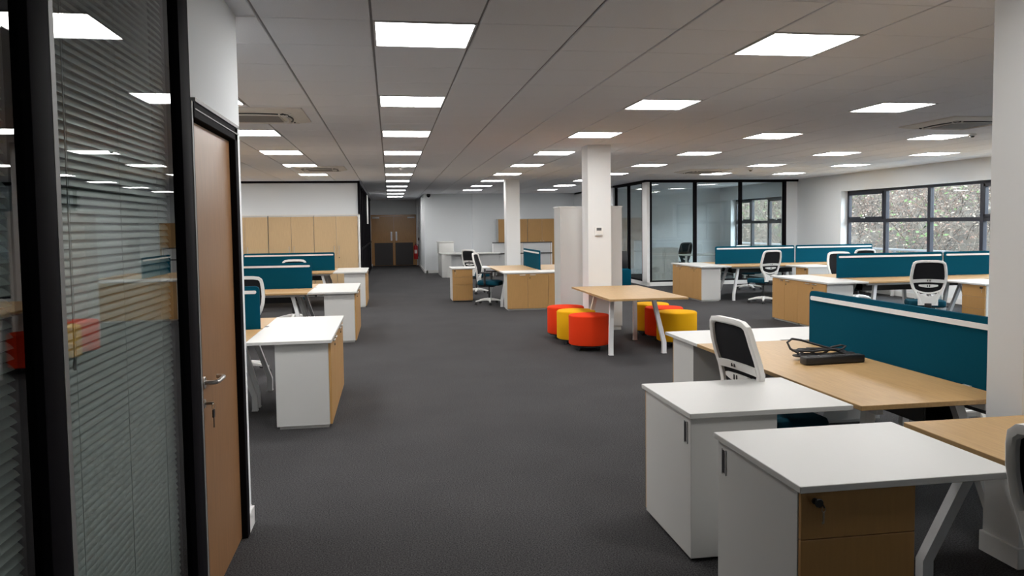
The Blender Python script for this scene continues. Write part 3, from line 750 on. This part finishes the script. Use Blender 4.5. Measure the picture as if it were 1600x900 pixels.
# tall white cupboard behind the pillar
t = thing('tall_cupboard', 'tall plain white cupboard standing behind the big pillar', 'cupboard', (3.035, 11.32, 0))
MB().box(-.485, 0, .06, .485, .43, 1.885, .002).build('carcass', 'white', t); MB().box(-.47, .015, 0, .47, .41, .06).build('plinth', 'white', t)
MB().box(-.495, -.008, 1.885, .495, .44, 1.91, .002).build('top', 'white', t); MB().box(-.465, -.004, .07, .465, .001, 1.875, .001).build('back_panel', 'white', t)

# power strip with coiled cable
t = thing('power_strip', 'black power strip lying under its coiled cable on the beech desk', 'power strip', (2.76, 4.43, DH), .06)
MB().box(-.21, -.035, .004, .21, .035, .05, .006).build('housing', 'blackp', t)
so = MB()
for k_ in range(4): so.box(-.17+k_*.09, -.022, .049, -.10+k_*.09, .022, .0525, .002)
so.build('sockets', 'rubber', t)
cb = MB(); pts = []
for k_ in range(88):
    a = k_*2*PI/14.5; e = .17+.012*math.sin(k_*1.7); pts.append((.02+e*math.cos(a)+.02*math.sin(k_*.31), .16+(.075+.01*math.cos(k_*2.3))*math.sin(a), .014+.010*(k_ % 17)/4+.0045*(k_//17)))
cb.tube(pts, .0075, 6)
loop = [(-.15, .14, .05), (-.19, .17, .075), (-.20, .19, .115), (-.16, .20, .135), (-.10, .19, .125), (-.02, .17, .10), (.06, .14, .075), (.12, .12, .055), (.18, .14, .065), (.21, .16, .075), (.19, .18, .08), (.12, .17, .072), (.06, .15, .06)]
cb.tube(loop, .0075, 6)
cb.tube([(.205, 0, .03), (.235, .01, .03), (.25, .06, .012), (.22, .12, .02), (.15, .15, .04)], .0075, 6)
cb.build('coiled_cable', 'rubber', t)
MB().box(.14, .06, .005, .215, .105, .05, .008).build('plug', 'blackp', t)

# ------------------------------------------------------------------ chairs
chair((2.25, 4.245, 0), -PI/2+.11, 'white-backed mesh chair at the beech desk with the power strip')
chair((2.02, 1.70, 0), -PI/2+.1, 'white-backed chair cut off by the bottom right frame edge')
chair((7.52, 9.78, 0), -.50, 'white-backed mesh chair before the nearer window-side bench')
chair((7.46, 14.45, 0), .16, 'white-backed mesh chair before the farther window-side bench')
chair((8.08, 12.60, 0), PI-.2, 'chair half hidden behind the left end of a window-side screen')
chair((9.42, 14.25, 0), -.1, 'chair whose white top rises over a window-side screen')
chair((8.6, 17.4, 0), PI, 'chair tucked behind the farther window-side bench')
chair((-1.68, 9.0, 0), PI+.05, 'chair rising behind the screen of the nearest left bench')
chair((-1.70, 13.8, 0), PI, 'chair whose white top shows over the middle left screen')
chair((2.02, 15.75, 0), -PI/2-.38, 'side-on armchair with teal seat at the island bench', True)
chair((2.05, 18.35, 0), -PI/2+.75, 'chair standing behind the white return of the island bench', True)
chair((4.60, 5.30, 0), PI/2-.25, 'chair just showing beyond the large front right screen')
chair((8.45, 21.45, 0), .3, 'black chair at the desk inside the glass office', False, True)

# ------------------------------------------------------------------ oak storage wall on the left
tc0 = None
for n, x in enumerate((-3.345, -2.295, -1.255)):
    lab = 'tall beech two-door cupboard in the left storage wall, %s' % ('beside the wall corner', 'middle one in view', 'at its right end')[n].replace('beside the wall corner', 'leftmost in view')
    if tc0: dup(tc0, (x, 18.62, 0), 0, lab); continue
    tc0 = thing('tall_storage_cupboard', lab, 'cupboard', (x, 18.62, 0), 0, 'tall beech cupboards of the storage wall')
    W = 1.035
    MB().box(-W/2, .02, .04, W/2, .47, 1.93, .002).box(-W/2+.02, .05, 0, W/2-.02, .45, .04).build('carcass', 'white', tc0)
    for s in (-1, 1):
        d = MB().box(-W/2+.003 if s < 0 else .003, 0, .05, -.003 if s < 0 else W/2-.003, .019, 1.90, .002).build('door', 'fpale', tc0)
        MB().tube([(s*.055, 0, 1.0), (s*.055, -.028, 1.0), (s*.055, -.028, 1.2), (s*.055, 0, 1.2)], .006, 8).build('handle', 'alu', d)
        if s > 0: MB().lathe([(.011, 0), (.011, -.006)], (s*.055, 0, .92), 10, 'y').build('lock', 'blackp', d)
struct(MB().box(-.74-.02, 18.62, 0, -.715, 19.05, 1.95).box(-3.9, 18.62, 1.93, -.715, 19.09, 1.955).build('trim_storage_surround', 'trimw', smooth=False))

# far oak cupboards on the back wall
f0 = None
for n, x in enumerate((4.26, 5.30)):
    lab = 'tall beech cupboard on the far wall, %s' % ('partly behind the slim pillar', 'beside the tall white cupboard')[n]
    if f0: dup(f0, (x, 26.42, 0), 0, lab); continue
    f0 = thing('tall_storage_cupboard', lab, 'cupboard', (x, 26.42, 0), 0, 'tall beech cupboards on the far wall'); W = 1.03
    MB().box(-W/2, .02, .04, W/2, .46, 1.87, .002).box(-W/2+.02, .05, 0, W/2-.02, .45, .04).build('carcass', 'white', f0)
    for s in (-1, 1):
        d = MB().box(-W/2+.003 if s < 0 else .003, 0, .05, -.003 if s < 0 else W/2-.003, .019, 1.85, .002).build('door', 'front', f0)
        MB().tube([(s*.055, 0, .9), (s*.055, -.028, .9), (s*.055, -.028, 1.1), (s*.055, 0, 1.1)], .006, 8).build('handle', 'alu', d)

# reception desk in the far corner
t = thing('reception_desk', 'white reception desk with curved top and raised end in the far corner', 'desk', (1.62, 24.3, 0))
MB().box(0, .02, 0, .30, 1.9, .73, .004).box(.15, .0, 0, .30, .06, .73).build('end_cabinet', 'white', t)
topo = [(-.03, 1.95), (-.03, .25), (.02, .08), (.14, -.03), (.40, -.08), (.9, -.02), (1.9, .12), (1.9, .95), (.75, .95), (.55, 1.1), (.5, 1.95)]
MB().prism(topo, lambda u, v, w_: (u, v, w_), .73, .765).build('worktop', 'white', t)
MB().box(-.03, 1.0, .765, .46, 1.95, 1.10, .004).box(-.05, .98, 1.10, .48, 1.97, 1.13, .004).build('raised_shelf', 'white', t)
MB().box(.30, .16, .18, 1.85, .19, .73, .002).build('modesty_panel', 'grey', t)
MB().tube([(1.8, .5, 0), (1.8, .5, .73)], .03, 10).build('leg', 'wsteel', t)
# pale grey linked screen beyond
t = thing('partition_screen', 'low pale grey desk partition with dark rails beyond the slim pillar', 'screen', (3.28, 24.6, 0))
for x in (0, .98): MB().box(x+.03, -.01, .12, x+.95, .012, .70, .002).build('lower_panel', 'grey', t); MB().box(x+.03, -.012, .74, x+.95, .012, 1.06, .002).build('upper_panel', 'grey', t)
MB().box(0, -.02, 1.06, 1.98, .02, 1.09).box(0, -.02, .70, 1.98, .02, .74).build('rail', 'dark', t)
for x in (0, .965, 1.95): MB().box(x, -.018, 0, x+.03, .018, 1.06, .002).build('post', 'wsteel', t)
# teal lounge seat before the glass office
t = thing('lounge_seat', 'teal upholstered block seat with black back, beside the tall white cupboard', 'seat', (5.90, 19.3, 0), -.2)
MB().box(-.3, -.3, .05, .3, .3, .46, .03).build('seat_block', 'teal', t); MB().box(-.26, .16, .46, .26, .27, .92, .03).build('backrest', 'blackp', t)
for sx in (-.25, .25):
    for sy in (-.25, .25): MB().lathe([(.02, 0), (.02, .055)], (sx, sy, 0), 8).build('foot', 'blackp', t)
# inside the glass office
t = thing('office_desk', 'pale desk with a raised arm stand inside the glass office', 'desk', (9.1, 20.75, 0))
MB().box(-.95, -.4, .715, .95, .4, .74, .002).build('worktop', 'white', t)
for sx in (-.88, .88):
    for sy in (-.33, .33): MB().box(sx-.025, sy-.025, 0, sx+.025, sy+.025, .715, .002).build('leg', 'wsteel', t)
t = thing('side_cabinet', 'grey steel cabinet behind the first pane of the glass office', 'cabinet', (7.25, 19.75, 0))
MB().box(-.4, -.2, .03, .4, .25, .98, .003).box(-.38, -.18, 0, .38, .23, .03).build('carcass', 'grey', t)
for s in (-1, 1):
    d = MB().box(-.395 if s < 0 else .003, -.218, .04, -.003 if s < 0 else .395, -.2, .97, .002).build('door', 'grey', t)
    MB().tube([(s*.04, -.218, .75), (s*.04, -.24, .75), (s*.04, -.24, .88), (s*.04, -.218, .88)], .005, 6).build('handle', 'alu', d)
